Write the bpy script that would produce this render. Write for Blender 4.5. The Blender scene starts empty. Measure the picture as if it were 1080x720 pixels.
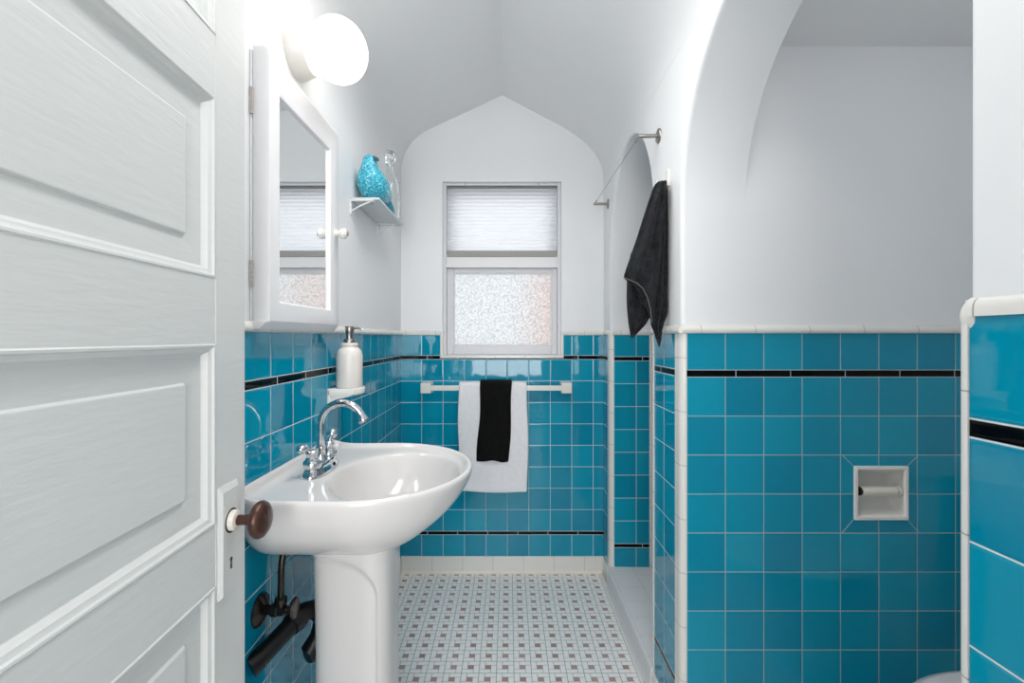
import bpy, bmesh, math, random
from mathutils import Vector, Matrix, noise
random.seed(7)
C = bpy.context.scene.collection
PI = math.pi

# ------------------------------------------------------------------ materials
def newmat(name):
    m = bpy.data.materials.new(name); m.use_nodes = True
    nt = m.node_tree; b = nt.nodes['Principled BSDF']
    return m, nt, b

def N(nt, t, **kw):
    n = nt.nodes.new(t)
    for k, v in kw.items(): setattr(n, k, v)
    return n

def mth(nt, op, a, b=None, c=None):
    n = nt.nodes.new('ShaderNodeMath'); n.operation = op
    for i, v in enumerate((a, b, c)):
        if v is None: continue
        if isinstance(v, (int, float)): n.inputs[i].default_value = v
        else: nt.links.new(v, n.inputs[i])
    return n.outputs[0]

def mixc(nt, f, a, b):
    n = nt.nodes.new('ShaderNodeMix'); n.data_type = 'RGBA'
    for sock, v in ((n.inputs[0], f), (n.inputs[6], a), (n.inputs[7], b)):
        if isinstance(v, (int, float)): sock.default_value = v
        elif isinstance(v, tuple): sock.default_value = (*v, 1) if len(v) == 3 else v
        else: nt.links.new(v, sock)
    return n.outputs[2]

def surf(name, col, rough=.4, metal=0, nscale=20, nstr=.05, ncol=.04, dist=.01, coat=0, spec=.5, stretch=None, trans=0, ior=1.5, sheen=0):
    """painted / glazed / metal surface with procedural noise colour and bump"""
    m, nt, b = newmat(name)
    tc = N(nt, 'ShaderNodeTexCoord')
    vec = tc.outputs['Object']
    if stretch:
        mp = N(nt, 'ShaderNodeMapping'); mp.inputs['Scale'].default_value = stretch
        nt.links.new(vec, mp.inputs[0]); vec = mp.outputs[0]
    no = N(nt, 'ShaderNodeTexNoise'); no.inputs['Scale'].default_value = nscale; no.inputs['Detail'].default_value = 4
    nt.links.new(vec, no.inputs['Vector'])
    c2 = tuple(max(0, c * (1 - ncol)) for c in col); c1 = tuple(min(1, c * (1 + ncol)) for c in col)
    nt.links.new(mixc(nt, no.outputs['Fac'], c2, c1), b.inputs['Base Color'])
    bp = N(nt, 'ShaderNodeBump'); bp.inputs['Strength'].default_value = nstr; bp.inputs['Distance'].default_value = dist
    nt.links.new(no.outputs['Fac'], bp.inputs['Height']); nt.links.new(bp.outputs[0], b.inputs['Normal'])
    b.inputs['Roughness'].default_value = rough; b.inputs['Metallic'].default_value = metal
    b.inputs['Coat Weight'].default_value = coat; b.inputs['Specular IOR Level'].default_value = spec
    b.inputs['Transmission Weight'].default_value = trans; b.inputs['IOR'].default_value = ior
    b.inputs['Sheen Weight'].default_value = sheen
    return m

def grout(nt, u, g):
    """1 where u (in pitches) is within g of an integer; also returns distance"""
    f = mth(nt, 'FRACT', u)
    d = mth(nt, 'SUBTRACT', .5, mth(nt, 'ABSOLUTE', mth(nt, 'SUBTRACT', f, .5)))
    return d

def tile_mat(name, axis, u0, up, dz=0.0, jb=.155, joff=.03, gc=(.66, .74, .74)):
    m, nt, b = newmat(name)
    tc = N(nt, 'ShaderNodeTexCoord'); sp = N(nt, 'ShaderNodeSeparateXYZ')
    nt.links.new(tc.outputs['Object'], sp.inputs[0])
    u = sp.outputs[axis]; z = mth(nt, 'SUBTRACT', sp.outputs[2], dz)
    U = mth(nt, 'DIVIDE', mth(nt, 'SUBTRACT', u, u0), up)
    top = mth(nt, 'GREATER_THAN', z, 1.1065); low = mth(nt, 'LESS_THAN', z, .2035)
    z2 = mth(nt, 'SUBTRACT', mth(nt, 'ADD', z, mth(nt, 'MULTIPLY', low, .018)), mth(nt, 'MULTIPLY', top, .02))
    V = mth(nt, 'DIVIDE', mth(nt, 'SUBTRACT', z2, .102), .1105)
    g = .012
    du = mth(nt, 'MULTIPLY', grout(nt, U, g), up); dv = mth(nt, 'MULTIPLY', grout(nt, V, g), .1105)
    # black liner rows
    s1 = mth(nt, 'SUBTRACT', .01, mth(nt, 'ABSOLUTE', mth(nt, 'SUBTRACT', z, 1.1065)))
    s2 = mth(nt, 'SUBTRACT', .009, mth(nt, 'ABSOLUTE', mth(nt, 'SUBTRACT', z, .2035)))
    dl = mth(nt, 'MAXIMUM', s1, s2)                      # >0 inside liner
    isb = mth(nt, 'GREATER_THAN', dl, 0.0)
    dj = mth(nt, 'MULTIPLY', grout(nt, mth(nt, 'DIVIDE', mth(nt, 'SUBTRACT', u, u0 + joff), jb), g), jb)
    db = mth(nt, 'MINIMUM', dl, dj)
    dt = mth(nt, 'MINIMUM', du, dv)
    d = mth(nt, 'ADD', mth(nt, 'MULTIPLY', isb, db), mth(nt, 'MULTIPLY', mth(nt, 'SUBTRACT', 1.0, isb), dt))
    mr = N(nt, 'ShaderNodeMapRange'); mr.interpolation_type = 'SMOOTHSTEP'
    nt.links.new(d, mr.inputs[0]); mr.inputs[1].default_value = .0006; mr.inputs[2].default_value = .0015
    solid = mr.outputs[0]
    # per tile colour
    cx = N(nt, 'ShaderNodeCombineXYZ'); nt.links.new(mth(nt, 'FLOOR', U), cx.inputs[0]); nt.links.new(mth(nt, 'FLOOR', V), cx.inputs[1])
    wn = N(nt, 'ShaderNodeTexWhiteNoise'); nt.links.new(cx.outputs[0], wn.inputs[0])
    tcol = mixc(nt, wn.outputs[0], (.0, .240, .385), (.002, .320, .475))
    tcol = mixc(nt, isb, tcol, (.002, .002, .003))
    col = mixc(nt, solid, gc, tcol)
    nt.links.new(col, b.inputs['Base Color'])
    nt.links.new(mth(nt, 'SUBTRACT', .42, mth(nt, 'MULTIPLY', isb, .30)), b.inputs['Specular IOR Level'])
    nt.links.new(mth(nt, 'ADD', .03, mth(nt, 'MULTIPLY', mth(nt, 'SUBTRACT', 1.0, solid), .6)), b.inputs['Roughness'])
    # bump
    mr2 = N(nt, 'ShaderNodeMapRange'); mr2.interpolation_type = 'SMOOTHSTEP'
    nt.links.new(d, mr2.inputs[0]); mr2.inputs[1].default_value = 0; mr2.inputs[2].default_value = .005
    no = N(nt, 'ShaderNodeTexNoise'); no.inputs['Scale'].default_value = 14; no.inputs['Detail'].default_value = 1
    off = N(nt, 'ShaderNodeVectorMath'); off.operation = 'MULTIPLY_ADD'
    nt.links.new(cx.outputs[0], off.inputs[0]); off.inputs[1].default_value = (3.7, 1.3, 2.1); nt.links.new(tc.outputs['Object'], off.inputs[2])
    nt.links.new(off.outputs[0], no.inputs['Vector'])
    h = mth(nt, 'ADD', mth(nt, 'MULTIPLY', mr2.outputs[0], .0006), mth(nt, 'MULTIPLY', no.outputs['Fac'], .00045))
    bp = N(nt, 'ShaderNodeBump'); bp.inputs['Strength'].default_value = 1; bp.inputs['Distance'].default_value = 1
    nt.links.new(h, bp.inputs['Height']); nt.links.new(bp.outputs[0], b.inputs['Normal'])
    b.inputs['IOR'].default_value = 1.52
    return m

def joint_mat(name, axis, u0, up, col=(.80, .79, .75), axis2=None, v0=0, vp=.11, gcol=(.40, .39, .36), rough=.18, gw=.0011):
    """glazed white tile trim with joints"""
    m, nt, b = newmat(name)
    tc = N(nt, 'ShaderNodeTexCoord'); sp = N(nt, 'ShaderNodeSeparateXYZ')
    nt.links.new(tc.outputs['Object'], sp.inputs[0])
    d = mth(nt, 'MULTIPLY', grout(nt, mth(nt, 'DIVIDE', mth(nt, 'SUBTRACT', sp.outputs[axis], u0), up), 0), up)
    if axis2 is not None:
        d2 = mth(nt, 'MULTIPLY', grout(nt, mth(nt, 'DIVIDE', mth(nt, 'SUBTRACT', sp.outputs[axis2], v0), vp), 0), vp)
        d = mth(nt, 'MINIMUM', d, d2)
    mr = N(nt, 'ShaderNodeMapRange'); nt.links.new(d, mr.inputs[0]); mr.inputs[1].default_value = gw * .5; mr.inputs[2].default_value = gw
    no = N(nt, 'ShaderNodeTexNoise'); no.inputs['Scale'].default_value = 9; nt.links.new(tc.outputs['Object'], no.inputs['Vector'])
    c = mixc(nt, no.outputs['Fac'], tuple(x * .94 for x in col), col)
    nt.links.new(mixc(nt, mr.outputs[0], gcol, c), b.inputs['Base Color'])
    b.inputs['Roughness'].default_value = rough
    bp = N(nt, 'ShaderNodeBump'); bp.inputs['Distance'].default_value = .0006; bp.inputs['Strength'].default_value = .7
    nt.links.new(mr.outputs[0], bp.inputs['Height']); nt.links.new(bp.outputs[0], b.inputs['Normal'])
    return m

def floor_mat():
    m, nt, b = newmat('pinwheel_mosaic')
    tc = N(nt, 'ShaderNodeTexCoord'); sp = N(nt, 'ShaderNodeSeparateXYZ')
    nt.links.new(tc.outputs['Object'], sp.inputs[0])
    px, py = .0632, .0600
    U = mth(nt, 'FRACT', mth(nt, 'ADD', mth(nt, 'DIVIDE', mth(nt, 'ADD', sp.outputs[0], .074), px), .5))
    V = mth(nt, 'FRACT', mth(nt, 'ADD', mth(nt, 'DIVIDE', mth(nt, 'SUBTRACT', sp.outputs[1], 1.867), py), .5))
    a, c = 1 / 3, 2 / 3
    gt = lambda s, v: mth(nt, 'GREATER_THAN', s, v)
    lt = lambda s, v: mth(nt, 'LESS_THAN', s, v)
    mul = lambda p, q: mth(nt, 'MULTIPLY', p, q)
    g = .013
    near = lambda s, v, gg=g: lt(mth(nt, 'ABSOLUTE', mth(nt, 'SUBTRACT', s, v)), gg)
    dot = mul(mul(gt(U, a), lt(U, c)), mul(gt(V, a), lt(V, c)))
    # grout: cell borders (wider) + pinwheel lines
    eu = mth(nt, 'SUBTRACT', .5, mth(nt, 'ABSOLUTE', mth(nt, 'SUBTRACT', U, .5)))
    ev = mth(nt, 'SUBTRACT', .5, mth(nt, 'ABSOLUTE', mth(nt, 'SUBTRACT', V, .5)))
    border = lt(mth(nt, 'MINIMUM', eu, ev), .017)
    l1 = mul(near(U, a), gt(V, a))      # left edge of dot, going up
    l2 = mul(near(V, c), gt(U, a))      # top edge going right
    l3 = mul(near(U, c), lt(V, c))      # right edge going down
    l4 = mul(near(V, a), lt(U, c))      # bottom edge going left
    gr = border
    for l in (l1, l2, l3, l4): gr = mth(nt, 'MAXIMUM', gr, l)
    no = N(nt, 'ShaderNodeTexNoise'); no.inputs['Scale'].default_value = 5; no.inputs['Detail'].default_value = 5
    nt.links.new(tc.outputs['Object'], no.inputs['Vector'])
    cell = N(nt, 'ShaderNodeCombineXYZ')
    nt.links.new(mth(nt, 'FLOOR', mth(nt, 'ADD', mth(nt, 'DIVIDE', mth(nt, 'ADD', sp.outputs[0], .074), px), .5)), cell.inputs[0])
    nt.links.new(mth(nt, 'FLOOR', mth(nt, 'ADD', mth(nt, 'DIVIDE', mth(nt, 'SUBTRACT', sp.outputs[1], 1.867), py), .5)), cell.inputs[1])
    wn = N(nt, 'ShaderNodeTexWhiteNoise'); nt.links.new(cell.outputs[0], wn.inputs[0])
    white = mixc(nt, no.outputs['Fac'], (.88, .88, .86), (.95, .95, .94))
    brown = mixc(nt, wn.outputs[0], (.38, .24, .21), (.52, .36, .33))
    base = mixc(nt, dot, white, brown)
    gcol = mixc(nt, no.outputs['Fac'], (.16, .19, .19), (.42, .46, .46))
    nt.links.new(mixc(nt, gr, base, gcol), b.inputs['Base Color'])
    b.inputs['Roughness'].default_value = .38
    bp = N(nt, 'ShaderNodeBump'); bp.inputs['Distance'].default_value = .0005; bp.invert = True
    nt.links.new(gr, bp.inputs['Height']); nt.links.new(bp.outputs[0], b.inputs['Normal'])
    return m

def glass_pane_mat():
    m, nt, b = newmat('pebbled_glass')
    tc = N(nt, 'ShaderNodeTexCoord')
    vo = N(nt, 'ShaderNodeTexVoronoi'); vo.inputs['Scale'].default_value = 110; vo.feature = 'SMOOTH_F1'
    no = N(nt, 'ShaderNodeTexNoise'); no.inputs['Scale'].default_value = 60
    nt.links.new(tc.outputs['Object'], vo.inputs['Vector']); nt.links.new(tc.outputs['Object'], no.inputs['Vector'])
    bp = N(nt, 'ShaderNodeBump'); bp.inputs['Distance'].default_value = .004; bp.inputs['Strength'].default_value = 1
    nt.links.new(mth(nt, 'ADD', vo.outputs['Distance'], no.outputs['Fac']), bp.inputs['Height'])
    nt.links.new(bp.outputs[0], b.inputs['Normal'])
    b.inputs['Base Color'].default_value = (.75, .75, .76, 1); b.inputs['Transmission Weight'].default_value = 1
    b.inputs['Roughness'].default_value = .22; b.inputs['IOR'].default_value = 1.3
    tr = N(nt, 'ShaderNodeBsdfTranslucent'); nt.links.new(mixc(nt, mth(nt, 'MULTIPLY', vo.outputs['Distance'], 1.6), (.66, .68, .70), (.36, .38, .39)), tr.inputs[0]); nt.links.new(bp.outputs[0], tr.inputs['Normal'])  # light and dark of pebble refraction painted into the translucent colour
    mx = N(nt, 'ShaderNodeMixShader'); mx.inputs[0].default_value = .6
    nt.links.new(b.outputs[0], mx.inputs[1]); nt.links.new(tr.outputs[0], mx.inputs[2]); nt.links.new(mx.outputs[0], nt.nodes['Material Output'].inputs[0])
    return m

def shade_mat():
    m, nt, b = newmat('cellular_shade_fabric')
    tc = N(nt, 'ShaderNodeTexCoord')
    no = N(nt, 'ShaderNodeTexNoise'); no.inputs['Scale'].default_value = 3
    nt.links.new(tc.outputs['Object'], no.inputs['Vector'])
    c = mixc(nt, no.outputs['Fac'], (.86, .87, .91), (.88, .89, .93))
    nt.links.new(c, b.inputs['Base Color']); b.inputs['Roughness'].default_value = .9
    tr = N(nt, 'ShaderNodeBsdfTranslucent'); nt.links.new(c, tr.inputs[0])
    mx = N(nt, 'ShaderNodeMixShader'); mx.inputs[0].default_value = .55
    nt.links.new(b.outputs[0], mx.inputs[1]); nt.links.new(tr.outputs[0], mx.inputs[2])
    nt.links.new(mx.outputs[0], nt.nodes['Material Output'].inputs[0])
    return m

def terry(name, c1, c2, sheen=.3, scale=900, dist=.002):
    m, nt, b = newmat(name)
    tc = N(nt, 'ShaderNodeTexCoord')
    vo = N(nt, 'ShaderNodeTexVoronoi'); vo.inputs['Scale'].default_value = scale * .4
    no = N(nt, 'ShaderNodeTexNoise'); no.inputs['Scale'].default_value = scale; no.inputs['Detail'].default_value = 3
    n2 = N(nt, 'ShaderNodeTexNoise'); n2.inputs['Scale'].default_value = 45; n2.inputs['Detail'].default_value = 3
    for q in (vo, no, n2): nt.links.new(tc.outputs['Object'], q.inputs['Vector'])
    mr = N(nt, 'ShaderNodeMapRange'); nt.links.new(mth(nt, 'MULTIPLY', mth(nt, 'ADD', no.outputs['Fac'], n2.outputs['Fac']), .5), mr.inputs[0])
    mr.inputs[1].default_value = .35; mr.inputs[2].default_value = .65
    nt.links.new(mixc(nt, mr.outputs[0], c1, c2), b.inputs['Base Color'])
    b.inputs['Roughness'].default_value = .95; b.inputs['Sheen Weight'].default_value = sheen; b.inputs['Specular IOR Level'].default_value = .15
    bp = N(nt, 'ShaderNodeBump'); bp.inputs['Distance'].default_value = dist; bp.inputs['Strength'].default_value = .8
    nt.links.new(mth(nt, 'ADD', vo.outputs['Distance'], n2.outputs['Fac']), bp.inputs['Height']); nt.links.new(bp.outputs[0], b.inputs['Normal'])
    return m

def mosaic_mat():
    m, nt, b = newmat('turquoise_mosaic')
    tc = N(nt, 'ShaderNodeTexCoord')
    vo = N(nt, 'ShaderNodeTexVoronoi'); vo.inputs['Scale'].default_value = 190
    ve = N(nt, 'ShaderNodeTexVoronoi'); ve.inputs['Scale'].default_value = 190; ve.feature = 'DISTANCE_TO_EDGE'
    for q in (vo, ve): nt.links.new(tc.outputs['Object'], q.inputs['Vector'])
    sp = N(nt, 'ShaderNodeSeparateColor'); nt.links.new(vo.outputs['Color'], sp.inputs[0])
    cr = N(nt, 'ShaderNodeValToRGB'); nt.links.new(sp.outputs[0], cr.inputs[0])
    e = cr.color_ramp.elements
    e[0].color = (.01, .22, .36, 1); e[1].color = (.35, .80, .85, 1)
    x = e.new(.4); x.color = (.03, .42, .58, 1); x = e.new(.8); x.color = (.10, .60, .72, 1)
    edge = mth(nt, 'LESS_THAN', ve.outputs['Distance'], .05)
    nt.links.new(mixc(nt, edge, cr.outputs[0], (.05, .30, .42)), b.inputs['Base Color'])
    b.inputs['Roughness'].default_value = .12
    bp = N(nt, 'ShaderNodeBump'); bp.inputs['Distance'].default_value = .001
    nt.links.new(ve.outputs['Distance'], bp.inputs['Height']); nt.links.new(bp.outputs[0], b.inputs['Normal'])
    return m

def globe_mat():
    m, nt, b = newmat('lit_opal_glass')
    tc = N(nt, 'ShaderNodeTexCoord'); no = N(nt, 'ShaderNodeTexNoise'); no.inputs['Scale'].default_value = 3
    nt.links.new(tc.outputs['Object'], no.inputs['Vector'])
    nt.links.new(mixc(nt, no.outputs['Fac'], (1, .92, .79), (1, .89, .74)), b.inputs['Emission Color'])
    b.inputs['Emission Strength'].default_value = GLOBE
    b.inputs['Base Color'].default_value = (.9, .9, .88, 1); b.inputs['Roughness'].default_value = .15
    return m

GLOBE = 1.7
PLASTER = surf('white_wall_paint', (.85, .865, .88), .38, nscale=7, nstr=.35, ncol=.012, dist=.006)
PLASTER2 = surf('white_arch_paint', (.85, .865, .88), .42, nscale=7, nstr=.3, ncol=.012, dist=.005)
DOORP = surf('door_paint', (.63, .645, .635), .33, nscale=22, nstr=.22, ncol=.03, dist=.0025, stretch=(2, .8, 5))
CABP = surf('cabinet_paint', (.82, .82, .83), .30, nscale=25, nstr=.12, ncol=.01, dist=.003)
WINP = surf('window_paint', (.68, .69, .72), .35, nscale=30, nstr=.15, ncol=.02, dist=.003)
PORC = surf('white_porcelain', (.68, .665, .658), .12, nscale=4, nstr=.01, ncol=.008)
CERAM = surf('ceramic_fixture', (.80, .79, .75), .15, nscale=8, nstr=.02, ncol=.015)
CHROME = surf('chrome', (.62, .63, .65), .06, 1, nscale=30, nstr=.01, ncol=.02)
NICKEL = surf('brushed_nickel', (.34, .32, .30), .3, 1, nscale=80, nstr=.03, ncol=.06)
BRONZE = surf('oiled_bronze', (.07, .030, .022), .32, .5, nscale=90, nstr=.5, ncol=.35, dist=.003)
OLDMET = surf('tarnished_metal', (.045, .04, .034), .25, .85, nscale=40, nstr=.15, ncol=.35)
ABS = surf('black_abs_pipe', (.003, .003, .0035), .35, spec=.35, nscale=30, nstr=.03, ncol=.2)
RUST = surf('painted_hinge_metal', (.58, .53, .50), .5, .1, nscale=260, nstr=.4, ncol=.5)
OFFW = surf('offwhite_plastic', (.72, .70, .62), .4, nscale=20, nstr=.03, ncol=.02)
LAMPB = surf('lamp_base_porcelain', (.72, .71, .68), .3, nscale=20, nstr=.02, ncol=.02)
GREYR = surf('grey_rail', (.36, .35, .34), .6, nscale=60, nstr=.05, ncol=.12, stretch=(1, 1, 20))
GROUTW = surf('caulk_white', (.70, .68, .62), .6, nscale=30, nstr=.2, ncol=.08)
DARK = surf('dark_recess', (.02, .018, .015), .8, nscale=50, nstr=.1, ncol=.3)
MIRROR = surf('mirror_silver', (.90, .92, .92), .015, 1, nscale=2, nstr=0, ncol=.003)
GLASS = surf('clear_glass', (.96, .99, .99), .02, nscale=10, nstr=0, ncol=.003, trans=1, ior=1.45)
FROST = surf('white_shelf_glass', (.78, .84, .86), .15, nscale=10, nstr=0, ncol=.01, trans=.25, ior=1.4)
SHELFW = surf('shelf_bracket_paint', (.78, .79, .80), .3, nscale=20, nstr=.02, ncol=.01)
CREAM = surf('matte_cream_ceramic', (.74, .70, .66), .35, nscale=140, nstr=.05, ncol=.03)
TW = terry('white_terry', (.86, .86, .89), (.94, .94, .97), .2)
TB = terry('black_terry', (.003, .003, .003), (.008, .008, .008), .02)
TG = terry('charcoal_terry', (.004, .0045, .0055), (.030, .032, .037), .06, 600, .005)
PEBBLE = glass_pane_mat(); SHADE = shade_mat(); MOSAIC = mosaic_mat(); GLOBEM = globe_mat(); FLOORM = floor_mat()
CORAL = surf('coral_stucco', (.95, .50, .36), .8, nscale=20, nstr=.3, ncol=.08)
T_LEFT = tile_mat('tile_left', 1, 1.066, .110)
T_BACK = tile_mat('tile_back', 0, -.4453, .1103)
T_RIGHT = tile_mat('tile_right', 1, 1.447, .110)
T_PIER = tile_mat('tile_pier', 1, .425, .110, dz=.006, joff=-.03)
T_ALC = tile_mat('tile_alcove', 0, .6157, .1088, gc=(.42, .50, .50))
T_JAMB = tile_mat('tile_jamb', 0, .6185, .110)
B_X = joint_mat('base_tile_x', 0, -.5467, .1563); B_Y = joint_mat('base_tile_y', 1, .9, .1563)
CAP_X = joint_mat('cap_tile_x', 0, .545, .153); CAP_Y = joint_mat('cap_tile_y', 1, .9, .153); CAP_P = joint_mat('cap_tile_pier', 1, .482, .153)
TRIMZ = joint_mat('corner_trim_tile', 2, .08, .153)
CURBM = joint_mat('curb_tile', 1, 1.60, .11, (.78, .78, .79), 0, .60, .11, (.55, .55, .55))

# ------------------------------------------------------------------ geometry helpers
def box(bm, x0, x1, y0, y1, z0, z1):
    v = [bm.verts.new((x, y, z)) for x in (x0, x1) for y in (y0, y1) for z in (z0, z1)]
    for f in ((0, 1, 3, 2), (4, 6, 7, 5), (0, 4, 5, 1), (2, 3, 7, 6), (0, 2, 6, 4), (1, 5, 7, 3)):
        bm.faces.new([v[i] for i in f])

def loft(bm, rings, closed=True, cap=True):
    R = [[bm.verts.new(p) for p in r] for r in rings]
    n = len(R[0])
    for a, b in zip(R, R[1:]):
        for i in range(n if closed else n - 1):
            j = (i + 1) % n
            try: bm.faces.new((a[i], a[j], b[j], b[i]))
            except ValueError: pass
    if cap and closed:
        bm.faces.new(R[0][::-1]); bm.faces.new(R[-1])
    return R

def frame_of(axis):
    a = Vector(axis).normalized()
    t = Vector((0, 0, 1)) if abs(a.z) < .9 else Vector((1, 0, 0))
    u = a.cross(t).normalized(); v = a.cross(u).normalized()
    return a, u, v

def lathe(bm, prof, c, axis=(0, 0, 1), n=40, cap=True, sy=1.0):
    """prof: (radius, height along axis)"""
    a, u, v = frame_of(axis); c = Vector(c)
    rings = [[c + a * h + (u * math.cos(2 * PI * i / n) + v * sy * math.sin(2 * PI * i / n)) * max(r, 1e-4) for i in range(n)] for r, h in prof]
    loft(bm, rings, True, cap)

def tube(bm, pts, r, n=14, cap=True):
    pts = [Vector(p) for p in pts]; rs = r if isinstance(r, (list, tuple)) else [r] * len(pts)
    rings = []; up = None
    for i, p in enumerate(pts):
        d = (pts[min(i + 1, len(pts) - 1)] - pts[max(i - 1, 0)]).normalized()
        if up is None: _, up, _ = frame_of(d)
        w = d.cross(up).normalized(); up = w.cross(d).normalized()
        rings.append([p + (up * math.cos(2 * PI * k / n) + w * math.sin(2 * PI * k / n)) * rs[i] for k in range(n)])
    loft(bm, rings, True, cap)

def ellipsoid(bm, c, r, n=28, m=18, rot=None):
    c = Vector(c); rings = []
    for j in range(m + 1):
        t = -PI / 2 + PI * j / m
        ring = []
        for i in range(n):
            a = 2 * PI * i / n
            p = Vector((r[0] * max(math.cos(t), 1e-3) * math.cos(a), r[1] * max(math.cos(t), 1e-3) * math.sin(a), r[2] * math.sin(t)))
            if rot: p = rot @ p
            ring.append(c + p)
        rings.append(ring)
    loft(bm, rings)

def prism(bm, poly, axis, a0, a1):
    """extrude 2D polygon along an axis: 0 -> (y,z), 1 -> (x,z), 2 -> (x,y)"""
    def P(q, a): return {0: (a, q[0], q[1]), 1: (q[0], a, q[1]), 2: (q[0], q[1], a)}[axis]
    A = [bm.verts.new(P(q, a0)) for q in poly]; B = [bm.verts.new(P(q, a1)) for q in poly]
    n = len(poly)
    for i in range(n):
        bm.faces.new((A[i], A[(i + 1) % n], B[(i + 1) % n], B[i]))
    bm.faces.new(A[::-1]); bm.faces.new(B)

def NB(): return bmesh.new()

def obj(name, bm, mat, parent=None, bevel=0, seg=3, smooth=False, angle=40, sub=0, hard=False):
    bmesh.ops.recalc_face_normals(bm, faces=bm.faces)
    if parent is not None:
        o0 = ORIG.get(parent.name, Vector((0, 0, 0)))
        bmesh.ops.translate(bm, verts=bm.verts, vec=-o0)
    me = bpy.data.meshes.new(name); bm.to_mesh(me); bm.free()
    o = bpy.data.objects.new(name, me); C.objects.link(o)
    me.materials.append(mat)
    if smooth or bevel or sub:
        for p in me.polygons: p.use_smooth = True
        if not sub and hasattr(me, 'set_sharp_from_angle'): me.set_sharp_from_angle(angle=math.radians(angle))
    if bevel:
        md = o.modifiers.new('bevel', 'BEVEL'); md.width = bevel; md.segments = seg; md.limit_method = 'ANGLE'; md.angle_limit = math.radians(50); md.harden_normals = True
    if sub:
        md = o.modifiers.new('sub', 'SUBSURF'); md.levels = sub; md.render_levels = sub
    if parent is not None:
        o.parent = parent; ORIG[o.name] = ORIG.get(parent.name, Vector((0, 0, 0)))
    else: ORIG[o.name] = Vector((0, 0, 0))
    return o
ORIG = {}

def thing(name, label, cat, loc, group=None, kind=None):
    o = bpy.data.objects.new(name, None); C.objects.link(o); o.location = loc; o.empty_display_size = .05
    ORIG[o.name] = Vector(loc)
    o['label'] = label; o['category'] = cat
    if group: o['group'] = group
    if kind: o['kind'] = kind
    return o

def tag(o, label, cat, group=None):
    o['label'] = label; o['category'] = cat
    if group: o['group'] = group
    return o

def struct(name, bm, mat, parent=None, label=None, **kw):
    o = obj(name, bm, mat, parent, **kw)
    if parent is None: o['kind'] = 'structure'
    if label: o['label'] = label
    return o

def bx(*a):
    bm = NB(); box(bm, *a); return bm

def bez(p0, p1, p2, n):
    return [((1-t)**2*p0[0]+2*t*(1-t)*p1[0]+t*t*p2[0], (1-t)**2*p0[1]+2*t*(1-t)*p1[1]+t*t*p2[1]) for t in [i/n for i in range(n+1)]]

XL, XR, YB = -.55, .49, 2.367
ZT = 1.220                       # top of the tile
Y0 = .17                         # inner face of the doorway wall

# ------------------------------------------------------------------ floor
struct('floor', bx(-.62, XR + .01, .0, 2.42, -.05, 0), FLOORM, label='white floor of small pinwheel mosaic tiles with brownish pink dots')
o = struct('floor', bx(XR + .01, 1.62, .0, 1.36, -.05, 0), FLOORM, label='mosaic floor inside the toilet alcove')
struct('floor', bx(.68, 1.62, 1.45, 2.42, -.05, .02), CURBM, label='white tiled shower floor')

# ------------------------------------------------------------------ left wall
w = struct('wall_left', bx(-.65, XL - .003, .05, 2.42, 0, 2.6), PLASTER, label='white painted wall behind the sink with blue tiled lower half')
struct('tile_wainscot', bx(XL - .006, XL, Y0, YB, 0, ZT), T_LEFT, w)
bm = NB()
CAPP = [(0, 0), (.006, .001), (.009, .004), (.009, .012), (.006, .019), (0, .024), (-.008, .024), (-.008, 0)]
prism(bm, [(XL + a, ZT + b) for a, b in CAPP], 1, Y0, YB); struct('cap_rail', bm, CAP_Y, w, smooth=True, angle=60)
o = struct('baseboard_left', bx(XL - .006, XL + .006, Y0, YB, 0, .085), B_Y, bevel=.003)

# ------------------------------------------------------------------ back wall with window opening
WX0, WX1, WZ0, WZ1 = -.339, .274, 1.113, 2.012
bm = NB()
box(bm, -.65, WX0, YB + .003, 2.50, 0, 2.6); box(bm, WX1, .62, YB + .003, 2.50, 0, 2.6)
box(bm, WX0, WX1, YB + .003, 2.50, 0, WZ0); box(bm, WX0, WX1, YB + .003, 2.50, WZ1, 2.6)
w = struct('wall_back', bm, PLASTER, label='white painted end wall around the window above blue tiles')
bm = NB()
tx0, tx1, tz = -.351, .286, 1.104
box(bm, XL, tx0, YB, YB + .006, 0, ZT); box(bm, tx1, XR, YB, YB + .006, 0, ZT); box(bm, tx0, tx1, YB, YB + .006, 0, tz)
struct('tile_wainscot', bm, T_BACK, w)
bm = NB()
prism(bm, [(YB - a * .6, ZT + b) for a, b in CAPP], 0, XL, tx0); prism(bm, [(YB - a * .6, ZT + b) for a, b in CAPP], 0, tx1, XR)
struct('cap_rail', bm, CAP_X, w, smooth=True, angle=60)
bm = NB()
box(bm, tx0, WX0 + .004, YB - .005, YB + .02, tz + .004, ZT + .018); box(bm, WX1 - .004, tx1, YB - .005, YB + .02, tz + .004, ZT + .018)
box(bm, tx0, tx1, YB - .006, YB + .02, tz - .002, WZ0 + .004)
struct('tile_edging', bm, CAP_X, w, bevel=.004)
struct('baseboard_back', bx(XL, XR, YB - .007, YB + .004, 0, .085), B_X, bevel=.003)

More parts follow.
